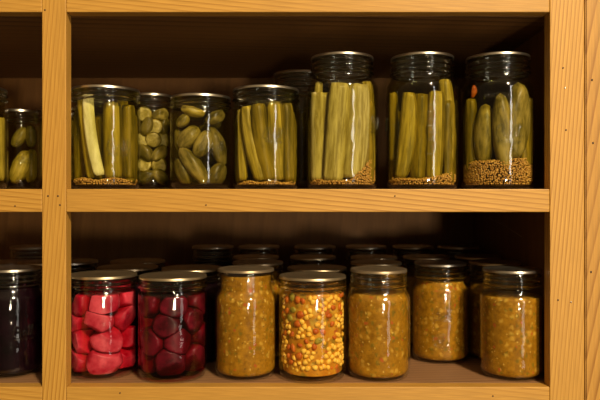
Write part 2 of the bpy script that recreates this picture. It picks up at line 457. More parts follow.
def lid_profile(kind):
    n, h = KINDS[kind][2], KINDS[kind][1]
    r = n + 0.0014
    return [(0, h - 0.0010), (n - 0.006, h - 0.0010), (n - 0.0002, h - 0.0011), (n + 0.0008, h - 0.0016), (n + 0.0009, h - 0.0036), (r + 0.0004, h - 0.0037),
            (r + 0.0002, h - 0.0030), (r, h - 0.0010), (r - 0.0005, h - 0.0001), (r - 0.0016, h + 0.0002), (r - 0.0045, h + 0.0001), (r - 0.006, h - 0.0004), (r - 0.0085, h - 0.0004),
            (r - 0.0098, h + 0.0001), (r - 0.0125, h + 0.0002), (0.011, h + 0.0004), (0.0095, h + 0.0007), (0.004, h + 0.0010), (0, h + 0.0010)]

cache = {}
def glass_mesh(kind, marks=None, full=False):
    key = ('g', kind, full)
    if not marks and key in cache: return cache[key]
    seg = 72
    h = KINDS[kind][1]
    P = jar_outer(kind)
    I = jar_inner(kind, h - 0.0030)
    P = P + [(I[-1][0] + 0.0004, h - 0.0014)] + I[::-1] + [(0, 0.0045)]
    V, Fc = lathe_data(P, seg)
    if marks:
        v, f = emboss(kind, marks, len(V)); V += v; Fc += f
    zn = KINDS[kind][4] + 0.0008
    no = len(jar_outer(kind)) * seg          # faces before this one are the outer wall; the inner wall is wetted by the contents
    nb = len(Fc) - (len(f) if marks else 0)
    fm = []
    for k, q in enumerate(Fc):
        up = min(V[i][2] for i in q) > zn
        fm.append(0 if k >= nb else 1 if up and not full else 2 if k >= no and k < nb and not up else 0)
    me = mesh_from('glass_body', V, Fc, [glass, thick_glass, wet_glass], True, fm)
    if not marks: cache[key] = me
    return me
def lid_mesh(kind, mat):
    key = ('l', kind, mat.name)
    if key not in cache:
        V, Fc = lathe_data(lid_profile(kind), 64)
        cache[key] = mesh_from('lid', V, Fc, mat)
    return cache[key]

def jar(kind, px, y, shelf, label, mat=silver, marks=None, group=None, full=False):
    X = (px - 300) * y / F
    phi = -math.atan2(X, y)
    j = Jar(); j.kind = kind; j.px = px; j.y = y; j.X = X; j.phi = phi; j.z = shelf + 0.0002
    j.R, j.h, j.n = KINDS[kind][:3]
    j.root = empty('canning_jar', (X, y, j.z), phi)
    tag(j.root, label, 'jar', group)
    link('glass_body', glass_mesh(kind, marks, full), j.root)
    link('lid', lid_mesh(kind, mat), j.root)
    j.M = Matrix.Translation((X, y, j.z)) @ Matrix.Rotation(phi, 4, 'Z')
    return j

def press(j, me, M, gap=0.0008):
    """soft pickles pressed against the glass: keep every point inside the jar's inner wall"""
    Mi = M.inverted()
    for v in me.vertices:
        p = M @ v.co
        z = max(p.z, 0.0072)
        lim = rin(j.kind, z) - gap - (0.0015 if z < 0.012 else 0)
        d = math.hypot(p.x, p.y)
        if d > lim or z != p.z:
            # ease towards the wall so neighbouring points do not fold
            k = lim / d if d > lim else 1
            v.co = Mi @ Vector((p.x * k, p.y * k, z))
    me.update()

def in_jar(j, name, me, M, label, cat, group=None, kind=None):
    if kind != 'stuff': press(j, me, M)
    """a thing lying inside a jar: its own top-level object, M in the jar's frame"""
    o = link(name, me)
    o.matrix_world = j.M @ M
    return tag(o, label, cat, group, kind)

def body_fill(j, name, mats, ztop, gap, label, cat, rough=0.0, seg=64, dome=0.0):
    """a liquid or mash filling the jar from its floor to ZTOP"""
    key = ('b', j.kind, mats.name, ztop, gap, rough)
    if key not in cache:
        I = jar_inner(j.kind, ztop, gap, 0.0045 + gap)
        P = [(0, 0.0045 + gap)] + I + [(I[-1][0] - 0.0012, ztop + 0.0006 + dome), (I[-1][0] * 0.5, ztop + 0.0004 + dome), (0, ztop + dome)]
        V, Fc = lathe_data(P, seg)
        if rough:
            V2 = []
            for v in V:
                q = Vector(v)
                a = mnoise.noise(q * 180) * 0.6 + mnoise.noise(q * 420) * 0.4
                rr = math.hypot(q.x, q.y)
                k = 1 - max(0.0, 0.5 + 0.9 * a) * rough / max(rr, 0.004) if rr > 1e-6 else 1
                V2.append((q.x * k, q.y * k, q.z))
            V = V2
        cache[key] = mesh_from(name, V, Fc, mats)
    return in_jar(j, name, cache[key], Matrix.Identity(4), label, cat, kind='stuff')

# ------------------------------------------------------------------ vegetables
def spear_mesh(L, w, bend=0.0, taper=0.75, curved=True, mats=None, seed=0, deep=0.6):
    """a cucumber cut lengthwise: two cut faces meeting in a ridge, skin round the back. Along +Z, cut faces towards -Y"""
    V, Fc, fm = [], [], []
    ns, nc = 22, 14
    rr = random.Random(seed)
    for i in range(ns + 1):
        t = i / ns
        s = (min(1, (t / 0.035) ** 0.5 if t < 0.035 else 1)) * (min(1, ((1 - t) / 0.05) ** 0.5 if t > 0.95 else 1))
        s = max(0.84, s) * (1 - (1 - taper) * abs(2 * t - 1) ** 2)
        ox = bend * (1 - (2 * t - 1) ** 2)
        for k in range(nc):
            if k < 8:   # skin arc
                a = PI * k / 7
                x, y = -math.cos(a) * w / 2, math.sin(a) * w * 0.42
            else:
                q = (k - 7) / (nc - 7)
                x = w / 2 - w * q
                y = -w * deep * 0.5 * (1 - abs(2 * q - 1)) ** 0.8
            nz = mnoise.noise(Vector((x * 90 + seed, y * 90, t * L * 70))) * 0.05 * w
            V.append(((x + 0) * s + ox, (y + nz) * s, t * L + mnoise.noise(Vector((x * 200, seed, 1))) * 0.002 * (1 if i in (0, ns) else 0)))
    for i in range(ns):
        for k in range(nc):
            k2 = (k + 1) % nc
            Fc.append((i * nc + k, i * nc + k2, (i + 1) * nc + k2, (i + 1) * nc + k)); fm.append(0 if k < 8 or k == nc - 1 else 1)
    Fc.append(tuple(range(nc))[::-1]); fm.append(1)
    Fc.append(tuple(ns * nc + k for k in range(nc))); fm.append(1)
    return mesh_from('pickle_spear', V, Fc, mats or [skin_m, flesh_m], True, fm)

def gherkin_mesh(L, r, bend, mat, seed, bumps=1.0):
    V, Fc = [], []
    ns, nc = 24, 20
    for i in range(ns + 1):
        t = i / ns
        s = max(0.03, math.sin(PI * min(1, max(0, t))) ** 0.34) * (0.88 + 0.12 * math.sin(PI * t))
        for k in range(nc):
            a = 2 * PI * k / nc
            b = 1 + bumps * (0.07 * mnoise.noise(Vector((math.cos(a) * 2.2 + seed, math.sin(a) * 2.2, t * L * 160))) + 0.03 * math.cos(5 * a))
            V.append((r * s * b * math.cos(a) + bend * (1 - (2 * t - 1) ** 2), r * s * b * math.sin(a), (t - 0.5) * L))
    for i in range(ns):
        for k in range(nc):
            k2 = (k + 1) % nc
            Fc.append((i * nc + k, i * nc + k2, (i + 1) * nc + k2, (i + 1) * nc + k))
    Fc.append(tuple(range(nc))[::-1]); Fc.append(tuple(ns * nc + k for k in range(nc)))
    return mesh_from('gherkin', V, Fc, mat)

def chip_mesh(r, th, seed, mat):
    P = [(0, -th / 2), (r * .5, -th / 2 * 0.9), (r * 0.9, -th / 2), (r, -th / 4), (r, th / 4), (r * .9, th / 2), (r * .5, th / 2 * 0.9), (0, th / 2)]
    V, Fc = lathe_data(P, 28)
    V = [(v[0] * (1 + 0.06 * mnoise.noise(Vector((v[0] * 90 + seed, v[1] * 90, 0)))), v[1], v[2] + 0.0006 * mnoise.noise(Vector((v[0] * 150, v[1] * 150 + seed, 2)))) for v in V]
    fm = [1 if math.hypot(*[sum(V[i][k] for i in f) / len(f) for k in (0, 1)]) > r * 0.88 else 0 for f in Fc]
    return mesh_from('pickle_slice', V, Fc, [mat, skin_m], True, fm)

def chunk_mesh(name, size, seed, mat, squash=(1, 1, 1), cuts=2):
    """a knife-cut chunk of a root: a rounded lump with one or two flat cut faces"""
    rr = random.Random(seed)
    bm = bmesh.new()
    bmesh.ops.create_icosphere(bm, subdivisions=4, radius=1)
    planes = []
    for _ in range(cuts):
        n = Vector((rr.uniform(-1, 1), rr.uniform(-1, 1), rr.uniform(-1, 1))).normalized()
        planes.append((n, rr.uniform(0.45, 0.75)))
    for v in bm.verts:
        p = v.co.copy()
        p *= 1 + 0.12 * mnoise.noise(p * 1.5 + Vector((seed, 0, 0)))
        for n, d in planes:
            k = p.dot(n)
            if k > d: p -= n * (k - d) * 0.93
        p += p.normalized() * 0.03 * mnoise.noise(p * 5 + Vector((0, seed, 0)))
        v.co = Vector((p.x * size * squash[0], p.y * size * squash[1], p.z * size * squash[2]))
    me = bpy.data.meshes.new(name); bm.to_mesh(me); bm.free()
    me.materials.append(mat)
    me.polygons.foreach_set('use_smooth', [True] * len(me.polygons))
    return me

ICO_V, ICO_F = None, None
def ico(sub):
    bm = bmesh.new(); bmesh.ops.create_icosphere(bm, subdivisions=sub, radius=1)
    bm.verts.ensure_lookup_table()
    v = [x.co.copy() for x in bm.verts]; f = [tuple(y.index for y in x.verts) for x in bm.faces]
    bm.free(); return v, f
ICO1, ICO2 = ico(1), ico(2)

def seeds(j, hfun, label, r=0.0014, seed=1, core=True):
    """mustard seeds settled on a jar's floor: HFUN(x, y) is the height of the heap in the jar's frame"""
    rr = random.Random(seed)
    V, Fc = [], []
    iv, ifc = ICO1
    def addseed(p):
        k = len(V); s = r * rr.uniform(0.85, 1.08)
        V.extend(p + q * s for q in iv); Fc.extend(tuple(k + i for i in f) for f in ifc)
    gap = 0.0011 + r * 1.15
    z = 0.0045 + 0.0012 + r * 1.1
    row = 0
    while z < 0.08:
        R = rin(j.kind, z) - gap - (0.0012 if z < 0.011 else 0)
        n = int(2 * PI * R / (r * 2.02)); ph = rr.random()
        hit = False
        for k in range(n):
            a = 2 * PI * (k + ph + rr.uniform(-.35, .35)) / n
            x, y = R * math.cos(a), R * math.sin(a)
            if z <= hfun(x, y) + 0.0045:
                q = 1 - rr.random() * 0.02; addseed(Vector((x * q, y * q, z + rr.uniform(-.7, .7) * r * (1 if row else 0.1)))); hit = True
        if not hit: break
        z += r * 1.6; row += 1
    # top layer of the heap
    step = r * 2.0
    m = int(j.R / step) + 1
    for a in range(-m, m + 1):
        for b in range(-m, m + 1):
            x = (a + 0.5 * (b % 2) + rr.uniform(-.2, .2)) * step; y = (b * 0.88 + rr.uniform(-.2, .2)) * step
            hz = hfun(x, y) + 0.0045
            if hz < 0.0045 + r: continue
            if math.hypot(x, y) < rin(j.kind, max(hz, 0.006)) - gap - r * 0.8 - (0.001 if hz < 0.011 else 0):
                addseed(Vector((x, y, max(hz, 0.0068 + r) + rr.uniform(-.3, .5) * r)))
    return in_jar(j, 'mustard_seeds', mesh_from('mustard_seeds', V, Fc, seed_m), Matrix.Identity(4), label, 'seeds', kind='stuff')

def between(p, q, roll=0.0):
    """frame whose +Z runs from p to q and whose -Y looks towards the jar's front"""
    p, q = Vector(p), Vector(q)
    z = (q - p).normalized()
    y = Vector((0, 1, 0)); y = (y - z * y.dot(z)).normalized()
    x = y.cross(z)
    M = Matrix((x, y, z)).transposed().to_4x4()
    return Matrix.Translation(p) @ M @ Matrix.Rotation(roll, 4, 'Z')

def loc_px(j, px, py, depth):
    """point of the jar's frame seen at a pixel, DEPTH metres in front of the jar's axis"""
    s = (j.y - depth) / F
    x = (px - j.px) * s
    z = EYE - (py - 200) * s - j.z
    return Vector((x, -depth, z))

def clampin(j, p, t):
    """keep a point at least T inside the jar's wall"""
    m = rin(j.kind, min(max(p.z, 0.012), j.h)) - 0.0012 - t
    d = math.hypot(p.x, p.y)
    if d > m: p = Vector((p.x * m / d, p.y * m / d, p.z))
    return p

def spear(j, a, b, w_px, depth, label, bend=0.0, mats=None, roll=0.0, seed=0, deep=0.6, group=None, taper=0.88, whole=False):
    """a spear from pixel A (bottom) to pixel B (top)"""
    w = w_px * 1.12 * j.y / F
    p, q = loc_px(j, a[0], a[1], depth), loc_px(j, b[0], b[1], depth)
    p, q = clampin(j, p, w * 0.30), clampin(j, q, w * 0.30)
    p.z = max(p.z, 0.008)
    me = spear_mesh((q - p).length, w, bend, taper, True, mats, seed, deep)
    if whole:
        L = (q - p).length
        me = gherkin_mesh(L, w * 0.60, bend, gherkin_m, seed, 0.6)
        return in_jar(j, 'whole_pickle', me, between(p, q, roll) @ Matrix.Translation((0, 0, L / 2)), label, 'pickle', group)
    return in_jar(j, 'pickle_spear', me, between(p, q, roll), label, 'pickle spear', group)

def fill(j, N, ztop, seed, mats, zb=0.009):
    """the spears standing behind the front ones: an inner ring and the back half of the outer ring"""
    rr = random.Random(seed)
    for k in range(5):
        a = 2 * PI * k / 5 - PI / 2 + 0.6
        x, y = 0.0125 * math.cos(a), 0.0125 * math.sin(a) + 0.001
        me = spear_mesh(ztop - zb - rr.uniform(0, 0.008), 0.0215, 0, 0.9, True, mats, seed + k, 0.4)
        in_jar(j, 'pickle_spear', me, Matrix.Translation((x, y, zb)) @ Matrix.Rotation(rr.uniform(-.5, .5), 4, 'Z'), 'spear behind the front ones in ' + N, 'pickle spear', 'inner spears of ' + N)
    for k in range(7):
        a = PI * (k - 0.75) / 5.5
        x, y = (j.R - 0.0125) * math.cos(a), (j.R - 0.0125) * math.sin(a)
        me = spear_mesh(ztop - zb - rr.uniform(0, 0.010), 0.0225, 0, 0.93, True, mats, seed + 20 + k, 0.4)
        in_jar(j, 'pickle_spear', me, Matrix.Translation((x, y, zb)) @ Matrix.Rotation(a - PI / 2, 4, 'Z'), 'spear standing against the side or back wall of ' + N, 'pickle spear', 'side and back spears of ' + N)

def lump(j, name, me, p, rot, label, cat, group=None, t=0.008):
    p = clampin(j, Vector(p), t)
    return in_jar(j, name, me, Matrix.Translation(p) @ Euler(rot).to_matrix().to_4x4(), label, cat, group)

# ================================================================== UPPER SHELF
U, W = SHELF_UP, 'upper shelf'
YU = 0.862

# --- jar 1: mixed spears over seeds
j = jar('wide', 106, YU, U, 'clear wide jar with one long pale spear, beside the left post on the upper shelf', marks=[(SCRIPT, 0.35, 0.055, 0.8)])
N = 'the jar beside the left post'
seeds(j, lambda x, y: 0.0080 + 0.0015 * math.sin(x * 150), 'thin layer of mustard seeds in the bottom of ' + N, seed=3)
spear(j, (100, 175), (85, 95), 9.5, 0.034, 'long pale curved pickle spear with squared ends in ' + N, bend=-0.0035, mats=[pale_m, pale_m], seed=2, deep=0.3, taper=0.95)
spear(j, (92, 178), (80, 100), 9, 0.020, 'thin green spear left of the long pale one in ' + N, seed=5)
spear(j, (113, 178), (112, 102), 17, 0.024, 'broad yellow pickle spear in the middle of ' + N, seed=7)
spear(j, (129, 178), (131, 104), 13, 0.022, 'green pickle spear at the right edge of ' + N, seed=8, mats=[skin_m, skin_m])
spear(j, (121, 180), (122, 100), 12, 0.010, 'pickle spear right of the broad yellow one in ' + N, seed=18)
fill(j, N, 0.104, 13, [skin_m, skin_m])
body_fill(j, 'brine', brine_m, 0.118, 0.0003, 'yellow green brine in ' + N, 'brine')

# --- jar 2: slim jar of slices
j = jar('slim', 152, 0.930, U, 'slim jar of sliced pickles squeezed between two wider jars on the upper shelf')
N = 'the slim jar'
rows = [('top', 0.108, [('left', -0.011, 'c'), ('right', 0.012, 'g')]), ('second', 0.090, [('left', -0.008, 'g'), ('middle', 0.004, 'c'), ('right', 0.016, 'g')]),
        ('third', 0.072, [('left', -0.012, 'c'), ('middle', 0.002, 'c'), ('right', 0.015, 'c')]), ('fourth', 0.053, [('left', -0.010, 'g'), ('right', 0.010, 'g')]),
        ('fifth', 0.036, [('left', -0.011, 'c'), ('right', 0.010, 'c')]), ('bottom', 0.019, [('left', -0.010, 'g'), ('right', 0.011, 'g')])]
k = 0
for rn, z, cs in rows:
    for cn, x, ty in cs:
        k += 1
        dep = -math.sqrt(max(0.00001, 0.0205 ** 2 - x * x))
        if ty == 'c':
            lump(j, 'pickle_slice', chip_mesh(0.0112, 0.006, k, chip_m), (x, dep, z), (PI / 2 + rnd.uniform(-.4, .4), rnd.uniform(-.4, .4), 0),
                 f'round pale pickle slice, {cn} of the {rn} layer in {N}', 'pickle slice', 'pickle slices in the slim jar', t=0.006)
        else:
            lump(j, 'gherkin', gherkin_mesh(0.030, 0.0095, 0.001, (gherkin_m, gherkin_d)[k % 2], k), (x, dep, z), (rnd.uniform(-.5, .5), rnd.choice((0.5, 1.2, -0.7)) + rnd.uniform(-.3, .3), 0),
                 f'small green gherkin, {cn} of the {rn} layer in {N}', 'gherkin', 'gherkins in the slim jar', t=0.007)
for k in range(6):
    lump(j, 'gherkin', gherkin_mesh(0.03, 0.009, 0.001, gherkin_d, 40 + k), (0.006 * (-1) ** k, 0.008, 0.020 + 0.0175 * k), (0, 1.2, 0),
         'dark gherkin in the middle of the slim jar behind the slices', 'gherkin', 'inner gherkins of the slim jar', t=0.015)
body_fill(j, 'brine', brine_m, 0.122, 0.0003, 'dark green brine in ' + N, 'brine')

# --- jar 3: whole gherkins
j = jar('squat', 201, YU, U, 'squat jar packed with whole gherkins on the upper shelf', marks=[(SCRIPT, 0.5, 0.055, 0.7)])
N = 'the jar of whole gherkins'
def gk(px1, py1, px2, py2, rpx, dep, label, mat=gherkin_m, seed=0, bend=0.001, group='gherkins in the squat jar'):
    a, b = loc_px(j, px1, py1, dep), loc_px(j, px2, py2, dep)
    r = rpx * 1.02 * j.y / F
    c = (a + b) / 2
    me = gherkin_mesh((b - a).length * 1.10, r, bend, mat, seed)
    M = between(a, b); d = clampin(j, c, r * 0.75) - c
    return in_jar(j, 'gherkin', me, Matrix.Translation(d) @ Matrix.Translation((b - a) / 2) @ M, f'{label} in {N}', 'gherkin', group)
gk(205, 182, 181, 150, 8.2, 0.026, 'large ridged gherkin lying slanted at the lower left', seed=1)
gk(183, 184, 172, 160, 7.5, 0.022, 'gherkin in the bottom left corner', gherkin_d, 2)
gk(178, 146, 196, 128, 9.0, 0.026, 'plump yellow gherkin at the upper left', seed=3)
gk(196, 156, 208, 132, 8.5, 0.028, 'gherkin standing in the middle with a bright streak', seed=4)
gk(226, 164, 212, 128, 8.5, 0.024, 'long gherkin leaning at the right wall', gherkin_d, 5)
gk(212, 184, 226, 164, 9.0, 0.024, 'fat gherkin in the bottom right corner', gherkin_d, 6)
gk(182, 108, 204, 114, 5.0, 0.026, 'pale gherkin end at the top left', flesh_m, 7)
gk(176, 126, 186, 114, 5.5, 0.024, 'small gherkin below the pale end', gherkin_m, 8)
gk(206, 122, 224, 112, 6.5, 0.024, 'gherkin lying across the top right', gherkin_d, 9)
gk(176, 150, 174, 130, 5.5, 0.016, 'narrow gherkin against the left wall', gherkin_d, 10)
for k in range(7):
    gk(188 + 9 * (k % 3), 176 - 11 * k + 6, 206 + 6 * (k % 3), 170 - 11 * k, 9, -0.006 - 0.008 * (k % 2), 'dark gherkin behind the front ones', gherkin_d, 20 + k, group='inner gherkins of the squat jar')
body_fill(j, 'brine', brine_m, 0.110, 0.0003, 'murky green brine in ' + N, 'brine')

# --- jar 4: tightly packed spears
j = jar('wide', 266, YU, U, 'wide jar tightly packed with green spears, just left of the three tall jars', marks=[(SCRIPT, 0.22, 0.070, 0.75)])
N = 'the jar left of the tall jars'
seeds(j, lambda x, y: 0.0045 + 0.0012 * math.sin(x * 210), 'sparse mustard seeds in the bottom of ' + N, seed=5)
spear(j, (262, 180), (244, 106), 14, 0.030, 'curved green pickle spear leaning at the left of ' + N, bend=-0.004, seed=41, mats=[skin_m, flesh_m])
spear(j, (243, 180), (240, 110), 9, 0.020, 'thin spear against the left wall of ' + N, seed=42)
spear(j, (270, 180), (258, 104), 15, 0.031, 'second spear from the left in ' + N, bend=-0.003, seed=43, mats=[skin_m, skin_m])
spear(j, (277, 180), (274, 102), 16, 0.028, 'broad spear behind the embossed mark in ' + N, seed=44)
spear(j, (290, 180), (287, 103), 14, 0.023, 'upright spear at the right of ' + N, seed=45, mats=[skin_m, skin_m])
fill(j, N, 0.104, 50, [skin_m, skin_m])
body_fill(j, 'brine', brine_m, 0.119, 0.0003, 'green brine with tiny bubbles in ' + N, 'brine')

# --- quart 1
j = jar('quart', 342, YU, U, 'tall jar with three broad pale spears, leftmost of the three tall jars', marks=[(SCRIPT, 1.2, 0.085, 0.9)])
N = 'the leftmost tall jar'
seeds(j, lambda x, y: 0.0065 + max(0, x - 0.010) * 0.95 + 0.0012 * math.sin(y * 200), 'mustard seeds heaped to the right in ' + N, seed=7)
spear(j, (318, 180), (318, 92), 21, 0.024, 'broad pale cut spear at the left of ' + N, seed=61, mats=[flesh_w, flesh_w], deep=0.25, taper=0.92)
spear(j, (318, 100), (319, 82), 7, 0.018, 'short spear tip standing above the left spear in ' + N, seed=62, mats=[flesh_w, flesh_w], deep=0.3)
spear(j, (333, 181), (340, 83), 18, 0.032, 'upright cut spear in the middle of ' + N, seed=63, mats=[flesh_w, flesh_w], deep=0.35, taper=0.95)
spear(j, (352, 178), (360, 84), 21, 0.030, 'tallest spear with a bright edge at the right of ' + N, seed=64, mats=[flesh_w, flesh_w], deep=0.5, bend=0.002, taper=0.85)
spear(j, (371, 170), (368, 82), 12, 0.012, 'green spear against the right wall of ' + N, seed=65)
fill(j, N, 0.120, 70, [skin_m, skin_m])
body_fill(j, 'brine', brine_clear, 0.140, 0.0003, 'pale yellow brine in ' + N, 'brine')

# --- quart 2
j = jar('quart', 422, YU, U, 'tall jar with a slanting spear and raised measuring ticks, middle of the three tall jars', marks=[(TICKS, 0.22, 0.045, 1.0), (SCRIPT, -1.6, 0.085, 0.9)])
N = 'the middle tall jar'
seeds(j, lambda x, y: 0.0085 + max(0, x) * 0.18 + 0.0012 * math.sin(y * 200), 'layer of mustard seeds in the bottom of ' + N, seed=9)
spear(j, (396, 177), (409, 92), 16, 0.032, 'pale edged spear leaning from lower left in ' + N, seed=81, mats=[skin_m, flesh_m], deep=0.3, bend=0.004, taper=0.7)
spear(j, (391, 160), (392, 92), 9, 0.016, 'dark spear against the left wall of ' + N, seed=82, mats=[skin_m, skin_m])
spear(j, (418, 180), (421, 94), 17, 0.024, 'green spear behind the measuring ticks in ' + N, seed=83, mats=[skin_m, skin_m])
spear(j, (433, 180), (436, 92), 16, 0.026, 'upright green spear right of the ticks in ' + N, seed=84, mats=[skin_m, flesh_m])
spear(j, (446, 166), (449, 80), 13, 0.020, 'spear bending along the right wall of ' + N, seed=85, mats=[skin_m, flesh_m], bend=0.003)
fill(j, N, 0.118, 90, [skin_m, skin_m])
body_fill(j, 'brine', brine_m, 0.141, 0.0003, 'olive brine in ' + N, 'brine')

# --- quart 3
j = jar('quart', 497.5, YU, U, 'tall jar with a deep bed of seeds, rightmost of the three tall jars', marks=[([[(u - 15.5, v) for u, v in s] for s in MASON], 0.0, 0.117, 1.0), (SCRIPT, 0.30, 0.072, 0.9)])
N = 'the rightmost tall jar'
seeds(j, lambda x, y: 0.0315 + 0.05 * x + 0.0015 * math.sin(y * 150), 'deep bed of mustard seeds filling the bottom of ' + N, seed=11)
spear(j, (472, 170), (471, 98), 11, 0.022, 'dark narrow spear against the left wall of ' + N, seed=101, mats=[skin_m, skin_m])
spear(j, (484, 166), (486, 103), 15, 0.026, 'round ended pickle left of the middle in ' + N, seed=102, whole=True)
spear(j, (505, 174), (500, 93), 15, 0.034, 'whole pickle reaching down to the seeds in the middle of ' + N, seed=103, whole=True)
spear(j, (513, 160), (526, 82), 19, 0.030, 'plump whole pickle leaning to the right in ' + N, seed=104, whole=True, bend=0.002)
spear(j, (527, 165), (530, 100), 10, 0.012, 'thin spear at the right wall of ' + N, seed=105, mats=[skin_m, skin_m])
fill(j, N, 0.110, 110, [skin_m, skin_m], 0.03)
in_jar(j, 'chili_pepper', gherkin_mesh(0.017, 0.0038, 0.001, chili_m, 5), Matrix.Translation(clampin(j, loc_px(j, 472, 90, 0.026), 0.006)) @ Euler((0.1, 0.15, 0)).to_matrix().to_4x4(), 'small orange red chili at the upper left of ' + N, 'chili')
body_fill(j, 'brine', brine_m, 0.142, 0.0003, 'clear olive brine in ' + N, 'brine')

# --- second row, seen in the gap
j = jar('quart', 301, 0.975, U, 'dim jar of spears standing behind the gap left of the tall jars')
N = 'the dim jar behind the gap'
for k, (x, d) in enumerate(((286, 0.022), (301, 0.03), (316, 0.022))):
    spear(j, (x, 180), (x, 112), 14, d, ('left', 'middle', 'right')[k] + ' spear in ' + N, seed=120 + k, mats=[skin_m, skin_m])
body_fill(j, 'brine', brine_m, 0.141, 0.0003, 'dark brine in ' + N, 'brine')

# --- left compartment, upper shelf
j = jar('small', 20, 0.920, U, 'small jar of glistening green pickles left of the left post on the upper shelf', marks=[(SCRIPT, 0.3, 0.045, 0.55)])
N = 'the small upper jar left of the post'
gk(14, 182, 26, 152, 9, 0.008, 'large pale green pickle at the front', flesh_m, 131, group='pickles in the small jar')
gk(30, 182, 32, 150, 6.5, 0.008, 'narrow green pickle at the right', skin_m, 132, group='pickles in the small jar')
gk(14, 146, 24, 128, 6, 0.010, 'green pickle end at the upper left', gherkin_m, 133, group='pickles in the small jar')
gk(30, 146, 29, 126, 5.5, 0.010, 'dark pickle end at the upper right', gherkin_d, 134, group='pickles in the small jar')
body_fill(j, 'brine', brine_m, 0.098, 0.0003, 'green brine in ' + N, 'brine')
j = jar('wide', -29, 0.850, U, 'jar of spears cut off by the left edge of the photo on the upper shelf')
N = 'the upper jar at the left picture edge'
for k, (x, d) in enumerate(((-46, 0.02), (-30, 0.028), (-14, 0.026), (-2, 0.014))):
    spear(j, (x, 180), (x + 2, 116), 15, d, ('leftmost', 'second', 'third', 'rightmost')[k] + ' spear in ' + N, seed=140 + k, mats=[skin_m, flesh_m])
body_fill(j, 'brine', brine_m, 0.118, 0.0003, 'brine in ' + N, 'brine')
j = jar('squat', 64, 0.985, U, 'jar almost hidden behind the left post on the upper shelf')
N = 'the jar behind the left post'
for k, (x, d) in enumerate(((47, 0.018), (58, 0.026), (70, 0.026), (81, 0.016))):
    spear(j, (x, 180), (x, 120), 15, d, ('leftmost', 'second', 'third', 'rightmost')[k] + ' spear in ' + N, seed=150 + k, mats=[skin_m, skin_m])
body_fill(j, 'brine', brine_m, 0.106, 0.0003, 'dark brine in ' + N, 'brine')

# ================================================================== LOWER SHELF
Lo = SHELF_LO
def pieces(j, N, name, what, cat, mat, rowspec, size, seed0, inner, squash=(1, 1, 1), cuts=2, ztop=0.110):
    """cut pieces packed in a jar: neighbours press flat against each other and against the glass"""
    rr = random.Random(seed0)
    names = ['topmost', 'second', 'third', 'fourth']
    items = []
    for ri, (z, xs) in enumerate(rowspec):
        cols = ['left', 'middle', 'right']
        for cn, x in zip(cols, xs):
            s = size * rr.uniform(0.92, 1.15)
            lim = j.R - 0.0036 - s * 0.60
            dep = -math.sqrt(max(1e-6, lim * lim - min(lim * lim, x * x)))
            rn = names[ri] if ri < len(rowspec) - 1 else 'bottom'
            items.append((Vector((x, dep, z + rr.uniform(-.004, .004))), s, f'{what}, {cn} of the {rn} layer in {N}', what + 's in ' + N))
        for x, y in ((-0.016, 0.016), (0.018, 0.018)):
            items.append((Vector((x, y, z + rr.uniform(-.006, .006))), size * 1.1, f'{what} behind the front ones in {N}', 'inner ' + what + 's in ' + N))
    items = [(clampin(j, p, s * 0.60), s, a, b) for p, s, a, b in items]
    for n, (p, s, lab, grp) in enumerate(items):
        me = chunk_mesh(name, s, seed0 + n, mat, squash, cuts)
        M = Matrix.Translation(p) @ Euler((rr.uniform(-1.5, 1.5), rr.uniform(-1.5, 1.5), rr.uniform(-1.5, 1.5))).to_matrix().to_4x4()
        Mi = M.inverted()
        for v in me.vertices:
            q = M @ v.co
            for k, (p2, s2, _, _) in enumerate(items):
                if k == n: continue
                d = p2 - p; L = d.length
                if L > s + s2 + 0.01: continue
                d /= L
                lim = L * s / (s + s2) - 0.0004
                e = (q - p).dot(d)
                if e > lim: q = q - d * (e - lim)
            if q.z > ztop: q.z = ztop
            v.co = Mi @ q
        in_jar(j, name, me, M, lab, cat, grp)

j = jar('wide', 103.5, 0.868, Lo, 'jar of bright pink chunks, at the left end of the lower row beside the post', mat=gold)
N = 'the bright pink jar'
pieces(j, N, 'turnip_chunk', 'pink turnip chunk', 'turnip chunk', pink_m,
       [(0.100, (-0.027, 0.000, 0.027)), (0.075, (-0.031, -0.006, 0.026)), (0.048, (-0.026, 0.004, 0.031)), (0.0235, (-0.028, 0.000, 0.028))], 0.0215, 200, 7, (1.0, 0.9, 0.95), 3)
body_fill(j, 'pink_brine', brine_pink, 0.116, 0.0003, 'clear red brine in ' + N, 'brine')

j = jar('wide', 173, 0.853, Lo, 'jar of dark red beets, second from the left in the lower row', mat=gold)
N = 'the dark red beet jar'
pieces(j, N, 'beet_piece', 'dark red beet piece', 'beet', beet_m,
       [(0.099, (-0.027, 0.001, 0.027)), (0.075, (-0.030, -0.007, 0.022)), (0.049, (-0.023, 0.006, 0.031)), (0.0235, (-0.029, -0.003, 0.025))], 0.0200, 300, 7, (1.0, 0.95, 0.95), 1)
body_fill(j, 'beet_brine', brine_red, 0.116, 0.0003, 'deep red brine in ' + N, 'brine')

def relish_jar(kind, px, y, label, N, mat, top, lid=silver, marks=None, rlabel=None, group=None):
    jj = jar(kind, px, y, Lo, label, mat=lid, marks=marks, group=group, full=top > 0.12)
    body_fill(jj, 'relish', mat, top, 0.0004, (rlabel or 'chunky mustard yellow relish in ') + N, 'relish', rough=0.0007)
    return jj

relish_jar('pint', 246, 0.862, 'yellow relish jar filled up to its lid, between the beet and corn jars', 'the jar between beets and corn', relish_m, 0.133, tan_lid)

